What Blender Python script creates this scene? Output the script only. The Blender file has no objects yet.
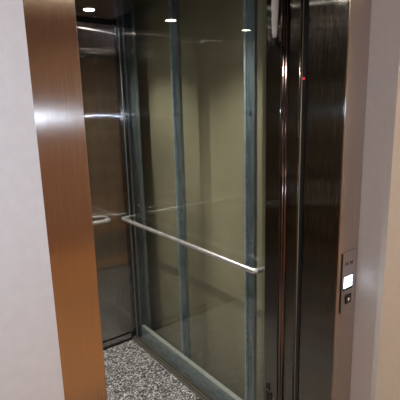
import bpy, bmesh, math
from mathutils import Matrix, Vector
PI = math.pi
scene = bpy.context.scene
C = scene.collection

# ------------------------------------------------------------- camera
H = 1.55
cam_d = bpy.data.cameras.new('camera'); cam = bpy.data.objects.new('camera', cam_d); C.objects.link(cam)
right = Vector((0.79596536, -0.6047922, -0.02579801))
down = Vector((-0.14440501, -0.148319, -0.97833975))
fwd = Vector((0.58786592, 0.78244991, -0.20539181))
cam.matrix_world = Matrix(((right.x, -down.x, -fwd.x, 0), (right.y, -down.y, -fwd.y, 0), (right.z, -down.z, -fwd.z, H), (0, 0, 0, 1)))
cam_d.sensor_width = 36; cam_d.lens = 36 * 414 / 400; cam_d.clip_start = 0.02
scene.camera = cam

# ------------------------------------------------------------- world, lights, exposure
w = bpy.data.worlds.new('world'); scene.world = w; w.use_nodes = True
w.node_tree.nodes['Background'].inputs[0].default_value = (0.9, 0.75, 0.6, 1)
w.node_tree.nodes['Background'].inputs[1].default_value = 0.01
scene.view_settings.view_transform = 'Standard'
scene.view_settings.look = 'None'
scene.view_settings.exposure = 0.0
scene.view_settings.gamma = 1
scene.view_settings.use_curve_mapping = False
LOBBY_E = 38.0        # warm lobby ceiling panels, unseen and added
SPOT_E = 60.0       # cabin downlight discs
FLASH_W = 11.0
SPOT_W = 26.0        # small cool lamp of the phone
fl = bpy.data.lights.new('phone_flash', 'POINT'); fl.energy = FLASH_W; fl.color = (0.62, 0.78, 1.0); fl.shadow_soft_size = 0.006
flo = bpy.data.objects.new('phone_flash', fl); C.objects.link(flo); flo.location = (0.012, -0.01, H + 0.0)

# ------------------------------------------------------------- materials
def nt(name):
    m = bpy.data.materials.new(name); m.use_nodes = True
    return m, m.node_tree, m.node_tree.nodes['Principled BSDF']
def noise_of(t, scale=(1, 1, 1), ns=5, detail=3):
    tc = t.nodes.new('ShaderNodeTexCoord'); mp = t.nodes.new('ShaderNodeMapping'); n = t.nodes.new('ShaderNodeTexNoise')
    mp.inputs['Scale'].default_value = scale; n.inputs['Scale'].default_value = ns; n.inputs['Detail'].default_value = detail
    t.links.new(tc.outputs['Object'], mp.inputs[0]); t.links.new(mp.outputs[0], n.inputs['Vector'])
    return n
def ramp(t, src, stops):
    r = t.nodes.new('ShaderNodeValToRGB')
    while len(r.color_ramp.elements) < len(stops): r.color_ramp.elements.new(0.5)
    for e, (p, c) in zip(r.color_ramp.elements, stops): e.position = p; e.color = (*c, 1)
    t.links.new(src, r.inputs[0]); return r
def mat_noise(name, c1, c2, rough=0.6, metal=0.0, scale=(1, 1, 1), ns=5, bump=0.0, spec=0.5):
    m, t, b = nt(name)
    n = noise_of(t, scale, ns)
    r = ramp(t, n.outputs['Fac'], [(0.3, c1), (0.7, c2)])
    t.links.new(r.outputs[0], b.inputs['Base Color'])
    b.inputs['Roughness'].default_value = rough; b.inputs['Metallic'].default_value = metal
    b.inputs['Specular IOR Level'].default_value = spec
    if bump:
        bp = t.nodes.new('ShaderNodeBump'); bp.inputs['Strength'].default_value = bump; bp.inputs['Distance'].default_value = 0.002
        t.links.new(n.outputs['Fac'], bp.inputs['Height']); t.links.new(bp.outputs[0], b.inputs['Normal'])
    return m
def brushed(name, col, rough, aniso=0.9, var=0.12, grain=(260, 260, 1.2), spread=0.0, ridge=0.4):
    """vertically brushed steel: highlights stretch sideways"""
    m, t, b = nt(name)
    n = noise_of(t, grain, 1.0, 4)
    lo = tuple(c * (1 - var) for c in col); hi = tuple(min(1, c * (1 + var)) for c in col)
    r = ramp(t, n.outputs['Fac'], [(0.3, lo), (0.7, hi)])
    t.links.new(r.outputs[0], b.inputs['Base Color'])
    b.inputs['Metallic'].default_value = 1; b.inputs['Roughness'].default_value = rough
    b.inputs['Anisotropic'].default_value = aniso; b.inputs['Anisotropic Rotation'].default_value = 0.25
    v = t.nodes.new('ShaderNodeCombineXYZ'); v.inputs[2].default_value = 1.0
    t.links.new(v.outputs[0], b.inputs['Tangent'])
    if spread:      # the fine upright grain tips the surface a little sideways, groove by groove
        g = noise_of(t, (1, 1, 0.001), 9000, 1)
        geo = t.nodes.new('ShaderNodeNewGeometry')
        cr = t.nodes.new('ShaderNodeVectorMath'); cr.operation = 'CROSS_PRODUCT'
        t.links.new(geo.outputs['Normal'], cr.inputs[0]); cr.inputs[1].default_value = (0, 0, 1)
        mr = t.nodes.new('ShaderNodeMapRange'); mr.inputs['From Min'].default_value = 0.2; mr.inputs['From Max'].default_value = 0.8
        mr.inputs['To Min'].default_value = -spread; mr.inputs['To Max'].default_value = spread
        t.links.new(g.outputs['Fac'], mr.inputs[0])
        sc = t.nodes.new('ShaderNodeVectorMath'); sc.operation = 'SCALE'
        t.links.new(cr.outputs[0], sc.inputs[0]); t.links.new(mr.outputs[0], sc.inputs['Scale'])
        ad = t.nodes.new('ShaderNodeVectorMath'); ad.operation = 'ADD'
        t.links.new(geo.outputs['Normal'], ad.inputs[0]); t.links.new(sc.outputs[0], ad.inputs[1])
        no = t.nodes.new('ShaderNodeVectorMath'); no.operation = 'NORMALIZE'
        t.links.new(ad.outputs[0], no.inputs[0]); t.links.new(no.outputs[0], b.inputs['Normal'])
        # the polished ridges between the grooves still mirror sharply
        b2 = t.nodes.new('ShaderNodeBsdfPrincipled'); b2.inputs['Metallic'].default_value = 1; b2.inputs['Roughness'].default_value = 0.10
        t.links.new(r.outputs[0], b2.inputs['Base Color'])
        mx = t.nodes.new('ShaderNodeMixShader'); mx.inputs[0].default_value = ridge
        t.links.new(b.outputs[0], mx.inputs[1]); t.links.new(b2.outputs[0], mx.inputs[2]); t.links.new(mx.outputs[0], t.nodes['Material Output'].inputs[0])
    return m
def flat(name, col, rough=0.5, metal=0.0):
    return mat_noise(name, tuple(c * .93 for c in col), tuple(min(1, c * 1.05) for c in col), rough, metal, ns=30)
def glow(name, col, e):
    m, t, b = nt(name)
    b.inputs['Base Color'].default_value = (*col, 1)
    b.inputs['Emission Color'].default_value = (*col, 1); b.inputs['Emission Strength'].default_value = e
    return m
def glass(name, tint):
    m, t, b = nt(name); t.nodes.remove(b)
    tr = t.nodes.new('ShaderNodeBsdfTransparent'); tr.inputs[0].default_value = (*tint, 1)
    g = t.nodes.new('ShaderNodeBsdfGlossy'); g.inputs['Roughness'].default_value = 0.0; g.inputs['Color'].default_value = (1, 1, 1, 1)
    lw = t.nodes.new('ShaderNodeLayerWeight'); lw.inputs[0].default_value = 0.5; pw = t.nodes.new('ShaderNodeMath'); pw.operation = 'POWER'; pw.inputs[1].default_value = 5
    f = t.nodes.new('ShaderNodeMath'); f.operation = 'MULTIPLY_ADD'; f.inputs[1].default_value = 0.95; f.inputs[2].default_value = 0.05
    t.links.new(lw.outputs['Facing'], pw.inputs[0]); t.links.new(pw.outputs[0], f.inputs[0])
    x = t.nodes.new('ShaderNodeMixShader')
    t.links.new(f.outputs[0], x.inputs[0]); t.links.new(tr.outputs[0], x.inputs[1]); t.links.new(g.outputs[0], x.inputs[2])
    t.links.new(x.outputs[0], t.nodes['Material Output'].inputs[0])
    return m

M_paint = mat_noise('painted_plaster', (0.79, 0.76, 0.74), (0.83, 0.80, 0.78), 0.5, ns=60, bump=0.05)
M_frame = brushed('brushed_frame_steel', (0.60, 0.54, 0.49), 0.18, 1.0, 0.04, spread=0.3, ridge=0.0)
M_panel = brushed('call_panel_steel', (0.56, 0.53, 0.54), 0.30, 0.9, 0.03)
M_alu = flat('satin_aluminium', (0.84, 0.84, 0.83), 0.40, 0.1)
M_glint = flat('painted_beam_glint', (0.86, 0.92, 0.95), 0.35, 0.0)  # near-white colour standing in for the beam's highlight
M_anod = flat('dull_anodised_channel', (0.17, 0.16, 0.135), 0.5, 0.4)
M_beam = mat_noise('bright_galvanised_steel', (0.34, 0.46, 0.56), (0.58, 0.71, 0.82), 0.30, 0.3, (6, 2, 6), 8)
M_cabin = brushed('brushed_cabin_steel', (0.46, 0.43, 0.41), 0.055, 1.0, 0.08, spread=1.5, ridge=0.22)
M_dark = brushed('brushed_dark_steel', (0.20, 0.195, 0.18), 0.12, 1.0, 0.04, spread=0.9, ridge=0.15)
M_bead = brushed('rounded_steel_edge', (0.20, 0.14, 0.132), 0.16, 0.5, 0.05)
M_chrome = mat_noise('polished_handrail_steel', (0.84, 0.84, 0.84), (0.90, 0.90, 0.90), 0.26, 0.84, ns=40)
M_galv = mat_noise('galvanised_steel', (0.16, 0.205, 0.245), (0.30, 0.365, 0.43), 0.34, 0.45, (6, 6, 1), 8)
M_ceil = flat('dark_ceiling_steel', (0.22, 0.20, 0.195), 0.18, 1.0)
M_black = flat('black_rubber_and_gap_shade', (0.006, 0.006, 0.006), 0.6)  # rubber seals, and the painted shade of the ceiling gap
M_blackp = flat('black_plastic', (0.012, 0.012, 0.014), 0.3)
M_pit = flat('dark_shaft_render', (0.05, 0.048, 0.042), 0.9)
M_glass = glass('clear_laminated_glass', (0.92, 0.93, 0.90))
M_spot = glow('downlight_glow', (1.0, 0.93, 0.82), SPOT_E)
M_lobby = glow('added_lamp_glow', (1.0, 0.88, 0.66), LOBBY_E)
M_lobby2 = glow('added_lamp_glow_soft', (1.0, 0.90, 0.74), LOBBY_E * 0.36)
M_screen = glow('display_glow', (0.75, 0.86, 1.0), 3.2)
M_screen_dim = flat('display_segment_grey', (0.25, 0.3, 0.4), 0.4)
M_btn = glow('button_glow', (1.0, 0.75, 0.55), 0.35)
M_red = glow('red_sensor_glow', (1.0, 0.03, 0.06), 0.6)
M_mark = flat('dark_engraving', (0.05, 0.045, 0.035), 0.6)
M_slot = flat('dark_slot', (0.004, 0.004, 0.004), 0.7)

# speckled vinyl floor of the cabin
M_speck, t, b = nt('speckled_vinyl')
tc = t.nodes.new('ShaderNodeTexCoord')
vo = t.nodes.new('ShaderNodeTexVoronoi'); vo.inputs['Scale'].default_value = 150; t.links.new(tc.outputs['Object'], vo.inputs['Vector'])
sp = t.nodes.new('ShaderNodeSeparateColor'); t.links.new(vo.outputs['Color'], sp.inputs[0])
r = ramp(t, sp.outputs[0], [(0.0, (0.025, 0.025, 0.028)), (0.3, (0.08, 0.08, 0.085)), (0.5, (0.28, 0.28, 0.28)), (0.72, (0.50, 0.50, 0.49)), (0.9, (0.80, 0.80, 0.80))])
r.color_ramp.interpolation = 'CONSTANT'
t.links.new(r.outputs[0], b.inputs['Base Color']); b.inputs['Roughness'].default_value = 0.55
# concrete of the shaft
M_conc, t, b = nt('shaft_concrete')
n1 = noise_of(t, (1, 1, 0.6), 2.2, 6); r = ramp(t, n1.outputs['Fac'], [(0.3, (0.30, 0.275, 0.205)), (0.5, (0.385, 0.355, 0.26)), (0.7, (0.47, 0.435, 0.32))])
t.links.new(r.outputs[0], b.inputs['Base Color']); b.inputs['Roughness'].default_value = 0.85
# lobby wood
M_wood = mat_noise('brown_wood_panelling', (0.36, 0.20, 0.12), (0.48, 0.27, 0.165), 0.4, 0, (10, 10, 0.6), 2)
M_floor = mat_noise('orange_wood_boards', (0.58, 0.30, 0.14), (0.72, 0.38, 0.18), 0.4, 0, (0.7, 10, 1), 2)
M_added_floor = flat('added_dark_floor', (0.16, 0.13, 0.11), 0.5)  # dark colour of the floor patches added against orange reflections
M_lceil = flat('lobby_ceiling_paint', (0.45, 0.33, 0.25), 0.8)

# ------------------------------------------------------------- helpers
def box(bm, x0, x1, y0, y1, z0, z1):
    vs = [bm.verts.new((x, y, z)) for z in (z0, z1) for y in (y0, y1) for x in (x0, x1)]
    for f in ((0, 2, 3, 1), (4, 5, 7, 6), (0, 1, 5, 4), (2, 6, 7, 3), (0, 4, 6, 2), (1, 3, 7, 5)):
        bm.faces.new([vs[i] for i in f])
def obj(name, bm, m, parent=None, bev=0.0, smooth=False, loc=None):
    bmesh.ops.recalc_face_normals(bm, faces=bm.faces)
    me = bpy.data.meshes.new(name); bm.to_mesh(me); bm.free(); me.materials.append(m)
    o = bpy.data.objects.new(name, me); C.objects.link(o)
    if smooth:
        for p in me.polygons: p.use_smooth = True
    if parent: o.parent = parent
    if loc: o.location = loc
    if bev:
        md = o.modifiers.new('bevel', 'BEVEL'); md.width = bev; md.segments = 3; md.limit_method = 'ANGLE'
    return o
def B(name, dims, m, parent=None, bev=0.0):
    bm = bmesh.new()
    for d in (dims if isinstance(dims[0], tuple) else [dims]): box(bm, *d)
    return obj(name, bm, m, parent, bev)
def tag(o, label, cat, group=None):
    o['label'] = label; o['category'] = cat
    if group: o['group'] = group
    return o
def st(o): o['kind'] = 'structure'; return o
def thing(name, loc=(0, 0, 0)):
    o = bpy.data.objects.new(name, None); C.objects.link(o); o.location = loc; o.empty_display_size = 0.05
    return o
def PB(name, t, dims, m, bev=0.0):     # part given in world numbers, parented to t
    L = t.location
    ds = dims if isinstance(dims[0], tuple) else [dims]
    ds = [(a - L.x, b_ - L.x, c - L.y, d - L.y, e - L.z, f - L.z) for a, b_, c, d, e, f in ds]
    return B(name, ds, m, t, bev)
def tube(bm, pts, r, seg=16):
    pts = [Vector(p) for p in pts]; rings = []
    up = Vector((0, 0, 1))
    for i, p in enumerate(pts):
        d = (pts[min(i + 1, len(pts) - 1)] - pts[max(i - 1, 0)]).normalized()
        u = d.cross(up).normalized() if abs(d.z) < .99 else Vector((1, 0, 0)); v = d.cross(u)
        rr = r[i] if isinstance(r, (list, tuple)) else r
        rings.append([bm.verts.new(p + u * rr * math.cos(a) + v * rr * math.sin(a)) for a in [2 * PI * k / seg for k in range(seg)]])
    for a, b_ in zip(rings, rings[1:]):
        for k in range(seg): bm.faces.new((a[k], a[(k + 1) % seg], b_[(k + 1) % seg], b_[k]))
    bm.faces.new(rings[0]); bm.faces.new(rings[-1])
def disc(bm, c, r, axis, th, seg=32, r2=None):
    """short cylinder along an axis starting at c"""
    a = Vector(axis); tube(bm, [Vector(c), Vector(c) + a * th], r, seg)
def bent(p0, p1, p2, rad, n=8):
    """points p0 -> corner p1 -> p2 with a round corner"""
    p0, p1, p2 = Vector(p0), Vector(p1), Vector(p2)
    a = (p0 - p1).normalized() * rad; b_ = (p2 - p1).normalized() * rad
    out = []
    for k in range(n + 1):
        s = k / n; out.append((p1 + a) * (1 - s) ** 2 + p1 * 2 * s * (1 - s) + (p1 + b_) * s * s)
    return out

# key planes (metres; camera at the origin)
YW = 0.676      # landing wall face
YF = 0.776      # steel frame face
XL, XR = 0.312, 1.158   # opening
GX = 1.225      # inner face of the glass
BY = 2.440      # inner face of the back wall
CX0 = 0.115     # left cabin wall
ZC = 2.10       # cabin ceiling

# ------------------------------------------------------------- lobby shell
st(B('floor', (-2.6, 3.4, -3.2, 0.90, -0.12, 0), M_floor))
st(B('trim_added_floor', [(0.0, 1.746, -0.40, 0.66, 0.0, 0.006), (1.75, 2.9, -1.6, 0.66, 0.0, 0.006)], M_added_floor, bev=0.002))  # unseen dark patches, added to keep orange out of the steel's reflection
st(B('ceiling', (-2.6, 3.4, -3.2, 0.96, 2.62, 2.72), M_lceil))
st(B('wall_left', (-2.6, 0.192, YW, 0.96, 0, 2.62), M_paint))
st(B('wall_right', (1.273, 3.4, YW, 0.96, 0, 2.62), M_paint))
st(B('wall_front', (0.192, 1.273, YW, 0.96, 2.22, 2.62), M_paint))
st(B('wall_back', (-2.6, 3.4, -3.32, -3.2, 0, 2.62), M_wood))
st(B('wall_west', (-2.72, -2.6, -3.2, 0.96, 0, 2.62), M_paint))
st(B('wall_east', (3.4, 3.52, -3.2, 0.96, 0, 2.62), M_paint))

# ------------------------------------------------------------- shaft and cabin shell
st(B('wall_shaft_right', (1.42, 1.54, 0.97, 3.4, -0.6, 3.2), M_conc))
st(B('wall_shaft_back', (-0.3, 1.42, 3.28, 3.4, -0.6, 3.2), M_conc))
st(B('wall_shaft_front', (1.265, 1.42, 0.97, 1.03, -0.6, 3.2), M_conc))
st(B('floor_shaft', (-0.3, 1.54, 0.97, 3.4, -0.7, -0.6), M_pit))
st(B('ceiling_shaft', (-0.3, 1.54, 0.97, 3.4, 3.2, 3.3), M_pit))
st(B('floor_cabin', (CX0, GX - 0.032, 1.00, BY - 0.012, -0.05, 0), M_speck))
st(B('wall_cabin_back', (CX0, GX + 0.004, BY, BY + 0.03, 0.052, 2.24), M_cabin))
st(B('wall_cabin_left', (CX0 - 0.03, CX0, 1.0, BY + 0.03, 0, 2.24), M_cabin))
st(B('wall_cabin_front', (CX0 - 0.03, XL - 0.005, 1.0, 1.03, 0, 2.24), M_cabin))
st(B('trim_cabin_roof', (CX0 - 0.03, GX + 0.03, 1.0, BY + 0.03, 2.24, 2.27), M_pit))
st(B('ceiling_cabin', (CX0 + 0.06, GX - 0.05, 1.06, BY - 0.035, ZC, ZC + 0.02), M_ceil, bev=0.004))
st(B('baseboard_back', [(CX0, GX - 0.03, BY - 0.004, BY + 0.01, 0.012, 0.05), (CX0, GX - 0.03, BY - 0.010, BY, 0.044, 0.052)], M_cabin, bev=0.001))
st(B('trim_floor_gap', (CX0, GX - 0.03, BY - 0.012, BY + 0.01, -0.02, 0.012), M_black))

st(B('trim_gap_shade', [(CX0, GX + 0.004, BY - 0.003, BY - 0.0005, 2.083, 2.24)], M_black))  # black strip on the wall paints the shade of the ceiling gap

# glass side wall: pane, bottom channel, corner profiles, top rail
win = st(thing('window_1', (GX, 1.8, 0)))
def WP(n, d, m, bev=0.0): return PB(n, win, d, m, bev)
WP('glass_pane', (GX - 0.0125, GX - 0.0035, 1.125, BY - 0.006, 0.02, 2.24), M_glass)
WP('bottom_channel', [(GX - 0.032, GX - 0.022, 1.125, BY - 0.01, -0.02, 0.010), (GX - 0.020, GX - 0.010, 1.125, BY - 0.01, -0.02, 0.018),
                      (GX - 0.008, GX - 0.001, 1.125, BY - 0.01, -0.02, 0.028)], M_anod, 0.001)
WP('channel_seal', [(GX - 0.0235, GX - 0.0185, 1.125, BY - 0.01, -0.02, 0.003), (GX - 0.0115, GX - 0.0065, 1.125, BY - 0.01, -0.02, 0.010)], M_black)
WP('corner_profile', (GX - 0.006, GX - 0.001, BY - 0.045, BY - 0.036, 0.02, 2.24), M_galv, 0.001)
WP('corner_seal', [(GX - 0.003, GX - 0.0005, BY - 0.036, BY - 0.001, 0.02, 2.24), (GX + 0.001, GX + 0.006, BY - 0.010, BY - 0.001, 0.02, 2.24)], M_black)

# galvanised shaft steelwork seen through the glass
def channel_post(label, y0, y1, x0=1.300, x1=1.320):
    t_ = thing('galvanised_post', (x0, (y0 + y1) / 2, -0.6)); tag(t_, label, 'steel post', 'galvanised posts behind the glass')
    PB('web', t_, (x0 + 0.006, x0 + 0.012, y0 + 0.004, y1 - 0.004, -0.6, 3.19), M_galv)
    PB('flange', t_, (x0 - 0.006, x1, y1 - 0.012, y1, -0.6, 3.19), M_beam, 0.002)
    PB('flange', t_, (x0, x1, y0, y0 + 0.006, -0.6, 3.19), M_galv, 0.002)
    for z in (0.35, 0.95, 1.55):
        bm = bmesh.new(); disc(bm, (0.006, 0, z + 0.6), 0.009, (-1, 0, 0), 0.007, 6); obj('bolt', bm, M_galv, t_)
    return t_
channel_post('galvanised steel post in the far corner, next to the brushed steel wall', 2.370, 2.500)
channel_post('galvanised steel post in the middle, behind the glass, between the other two', 1.890, 1.955)
channel_post('galvanised steel post nearest the door, behind the glass by the handrail end', 1.322, 1.382)
bt = thing('galvanised_beam', (1.27, 1.8, -0.10)); tag(bt, 'low galvanised steel beam running along the foot of the glass wall', 'steel beam')
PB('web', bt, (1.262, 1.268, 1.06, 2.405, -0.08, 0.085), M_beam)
PB('flange', bt, (1.262, 1.286, 1.06, 2.405, 0.085, 0.094), M_glint, 0.002)  # top flange coloured pale, its bright glint painted in
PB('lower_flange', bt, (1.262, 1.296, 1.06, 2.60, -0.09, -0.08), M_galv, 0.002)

# ------------------------------------------------------------- landing door frame
fr = st(thing('door_1', (0, YF, 0)))
def FP(n, d, m, bev=0.0): return PB(n, fr, d, m, bev)
FP('frame_post', [(0.196, XL, YF, YF + 0.004, 0, 2.10), (XL - 0.004, XL, YF + 0.004, 0.93, 0, 2.10)], M_frame, 0.0012)
FP('frame_post', (XR, 1.2725, YF, YF + 0.007, 0, 2.10), M_frame, 0.003)
FP('reveal', (XR, XR + 0.004, YF + 0.0072, 0.928, 0, 2.10), M_dark, 0.001)
FP('header', [(0.196, 1.2725, YF, YF + 0.004, 2.10, 2.22), (XL, XR, YF + 0.004, 0.93, 2.10, 2.104)], M_frame, 0.001)
FP('sill', (XL, XR, 0.90, 0.995, -0.03, 0.0), M_frame)
# dark gap between landing and cabin with the light curtain
lc = thing('light_curtain', (XR, 0.942, 0)); tag(lc, 'black vertical light curtain strip with one red sensor in the door gap', 'door sensor')
PB('strip', lc, (XR + 0.002, XR + 0.012, 0.9335, 0.9475, 0.02, 1.85), M_blackp, 0.001)
PB('gap_seal', lc, (XR + 0.013, XR + 0.02, 0.9285, 0.9575, 0.0, 2.10), M_black)
bm = bmesh.new(); disc(bm, (0.002, 0.0, 1.655), 0.0045, (-1, 0, 0), 0.002, 16); obj('red_sensor', bm, M_red, lc)

# cabin sliding door leaf, parked open: narrow edge with rounded bead
cd = st(thing('door_2', (XR, 1.0, 0)))
PB('door_edge', cd, [(XR + 0.002, XR + 0.006, 0.962, 1.008, 0.005, 2.10)], M_dark, 0.001)
bm = bmesh.new(); tube(bm, [(0.004, -0.041, 0.005), (0.004, -0.041, 2.10)], 0.0035, 12); obj('edge_strip', bm, M_bead, cd, smooth=True)
for yy in (0.0165, 0.0295):
    bm = bmesh.new(); tube(bm, [(0.003, yy, 0.005), (0.004, yy, 2.10)], 0.008, 24); obj('rounded_bead', bm, M_bead, cd, smooth=True)

# cabin operating column beside the glass
cp = thing('operating_column', (XR, 1.09, 0)); tag(cp, 'full height dark steel operating panel column between door and glass wall', 'control panel')
PB('face_plate', cp, (XR + 0.001, XR + 0.005, 1.044, 1.116, 0, 2.24), M_dark, 0.002)
PB('side_plate', cp, (XR + 0.0055, GX + 0.03, 1.112, 1.120, 0, 2.24), M_dark)
PB('speaker_slots', cp, [(XR - 0.0005, XR + 0.0008, y, y + 0.0065, z0, z1) for y, z0, z1 in
    [(1.096, .385, .41), (1.096, .30, .372), (1.083, .385, .42), (1.083, .30, .372), (1.070, .30, .38)]], M_slot)
# chrome bar with black end
hb = thing('grab_bar', (XR, 1.058, 1.765)); tag(hb, 'short vertical chrome bar with black lower end high on the steel column', 'bar')
bm = bmesh.new(); tube(bm, [(-0.018, 0, 0.032), (-0.018, 0, 0.06), (-0.018, 0, 0.14), (-0.018, 0, 0.24), (-0.018, 0, 0.27)], [0.006, 0.0095, 0.0125, 0.011, 0.007], 20)
obj('bar', bm, M_alu, hb, smooth=True)
PB('backing_plate', hb, (XR - 0.006, XR + 0.0005, 1.066, 1.084, 1.775, 2.06), M_blackp, 0.002)
bm = bmesh.new(); tube(bm, [(-0.018, 0, 0.008), (-0.018, 0, 0.034)], [0.008, 0.0105], 16); obj('end_cap', bm, M_blackp, hb)
for z in (0.02, 0.24):
    bm = bmesh.new(); tube(bm, [(-0.018, 0, z), (0.0, 0, z)], 0.006, 10); obj('bracket', bm, M_blackp, hb)

# ------------------------------------------------------------- handrails
def rail(name, pts, label, mounts):
    t_ = thing(name, pts[len(pts) // 2]); L = t_.location
    bm = bmesh.new(); tube(bm, [Vector(p) - L for p in pts], 0.0125, 20); obj('rail', bm, M_chrome, t_, smooth=True)
    for m_, n_ in mounts:
        bm = bmesh.new(); disc(bm, Vector(m_) - L, 0.020, n_, 0.004, 24); obj('mounting_rosette', bm, M_chrome, t_, 0.001)
    return tag(t_, label, 'handrail')
RX = GX - 0.062
pts = [(GX - 0.0005, 2.400, 0.892)] + bent((GX, 2.400, .892), (RX, 2.400, .892), (RX, 1.8, .892), 0.032) + \
      bent((RX, 1.8, .892), (RX, 1.174, .892), (GX, 1.174, .892), 0.032) + [(GX - 0.0005, 1.174, 0.892)]
rail('glass_wall_handrail', pts, 'long polished steel handrail running along the glass wall', [])
RY = BY - 0.060
pts = [(0.20, BY - 0.0005, .900)] + bent((0.20, BY, .9), (0.20, RY, .9), (0.6, RY, .9), 0.032) + \
      bent((0.6, RY, .9), (1.075, RY, .9), (1.075, BY, .9), 0.032) + [(1.075, BY - 0.0005, .900)]
rail('back_wall_handrail', pts, 'polished steel handrail on the brushed steel back wall, its curved end showing', [])

# ------------------------------------------------------------- cabin downlights
first = None
spots = [(0.96, 2.205, 'round recessed downlight in the cabin ceiling above the far glass corner'),
         (0.345, 2.205, 'round recessed downlight in the cabin ceiling above the far left corner'),
         (0.96, 1.36, 'round recessed downlight in the cabin ceiling near the door and glass'),
         (0.345, 1.36, 'round recessed downlight in the cabin ceiling near the door on the left')]
for x, y, lab in spots:
    if first is None:
        first = thing('downlight', (x, y, ZC))
        bm = bmesh.new(); disc(bm, (0, 0, -0.001), 0.026, (0, 0, -1), 0.002, 32); obj('lamp_disc', bm, M_spot, first)
        bm = bmesh.new()
        n = 40; prof = [(0.0265, -0.0005), (0.0265, -0.004), (0.033, -0.0045), (0.037, -0.0005)]
        rings = [[bm.verts.new((r_ * math.cos(2 * PI * k / n), r_ * math.sin(2 * PI * k / n), z)) for k in range(n)] for r_, z in prof]
        for a, b_ in zip(rings, rings[1:] + rings[:1]):
            for k in range(n): bm.faces.new((a[k], a[(k + 1) % n], b_[(k + 1) % n], b_[k]))
        obj('trim_ring', bm, M_chrome, first, smooth=True)
        ld = bpy.data.lights.new('downlight_beam', 'SPOT'); ld.energy = SPOT_W; ld.color = (1.0, 0.95, 0.86); ld.spot_size = math.radians(118); ld.spot_blend = 0.75; ld.shadow_soft_size = 0.02
        lo = bpy.data.objects.new('beam', ld); C.objects.link(lo); lo.parent = first; lo.location = (0, 0, -0.026)
        o = first
    else:
        o = first.copy(); C.objects.link(o)
        for ch in first.children:
            c = ch.copy(); C.objects.link(c); c.parent = o
    o.location = (x, y, ZC)
    tag(o, lab, 'downlight', 'downlights in the cabin ceiling')

# ------------------------------------------------------------- landing call panel on the right frame post
pn = thing('call_panel', (1.213, YF, 0.86)); tag(pn, 'slim steel lift call panel with lit display and square button on right frame', 'call panel')
PB('face_plate', pn, (1.180, 1.256, YF - 0.0022, YF - 0.0002, 0.845, 1.075), M_panel, 0.001)
PB('edge_groove', pn, (1.1765, 1.180, YF - 0.003, YF - 0.0002, 0.855, 1.072), M_blackp)
scr = PB('display', pn, (1.190, 1.240, YF - 0.004, YF - 0.0023, 0.943, 0.985), M_screen, 0.0005)
bez = PB('display_bezel', pn, (1.187, 1.243, YF - 0.0030, YF - 0.0021, 0.934, 0.989), M_blackp)
# faint grey segments on the lit display
d = YF - 0.0044
PB('display_marks', pn, [(1.2255, 1.2285, d, YF - 0.0038, 0.945, 0.983), (1.2285, 1.238, d, YF - 0.0038, 0.953, 0.957), (1.2285, 1.238, d, YF - 0.0038, 0.968, 0.972),
    (1.198, 1.203, d, YF - 0.0038, 0.958, 0.963), (1.211, 1.216, d, YF - 0.0038, 0.958, 0.963), (1.2035, 1.2105, d, YF - 0.0038, 0.969, 0.973)], M_screen_dim)
# two small dark engraved marks above the display
PB('engraved_marks', pn, [(x + a, x + a + w_, YF - 0.0027, YF - 0.0022, 1.024 + b0, 1.024 + b0 + h_) for x in (1.196, 1.222)
    for a, b0, w_, h_ in [(0, 0, .004, .014), (.005, .005, .006, .004), (.012, 0, .004, .014)]], M_mark)
bt_ = PB('call_button', pn, (1.203, 1.236, YF - 0.0055, YF - 0.0023, 0.882, 0.915), M_blackp, 0.001)
bm = bmesh.new()
a = (1.2195 - 1.213, -0.0068, 0.8965 - 0.86)
vs = [bm.verts.new((a[0] + dx, a[1] + dy, a[2] + dz)) for dy in (0, 0.0014) for dx, dz in ((-.006, .005), (.006, .005), (0, -.007))]
bm.faces.new(vs[:3]); bm.faces.new(vs[3:][::-1])
for k in range(3): bm.faces.new((vs[k], vs[(k + 1) % 3], vs[3 + (k + 1) % 3], vs[3 + k]))
o = obj('down_arrow', bm, M_btn); o.parent = bt_; o['label'] = 'pale lit arrow on the button'

# ------------------------------------------------------------- added lobby lamps (unseen, they warm the walls and the steel's reflections)
for x, y, lab in [(2.3, -1.3, 'unseen warm lamp added over the right of the lobby'), (-1.6, -1.2, 'unseen warm lamp added over the left of the lobby')]:
    t_ = thing('added_lobby_lamp', (x, y, 2.62)); tag(t_, lab, 'ceiling lamp', 'added lobby lamps')
    B('diffuser', (-0.28, 0.28, -0.28, 0.28, -0.035, -0.012), M_lobby if x > 0 else M_lobby2, t_)
    B('housing', [(-0.31, -0.282, -0.31, 0.31, -0.05, -0.001), (0.282, 0.31, -0.31, 0.31, -0.05, -0.001),
                  (-0.282, 0.282, -0.31, -0.282, -0.05, -0.001), (-0.282, 0.282, 0.282, 0.31, -0.05, -0.001)], M_frame, t_)
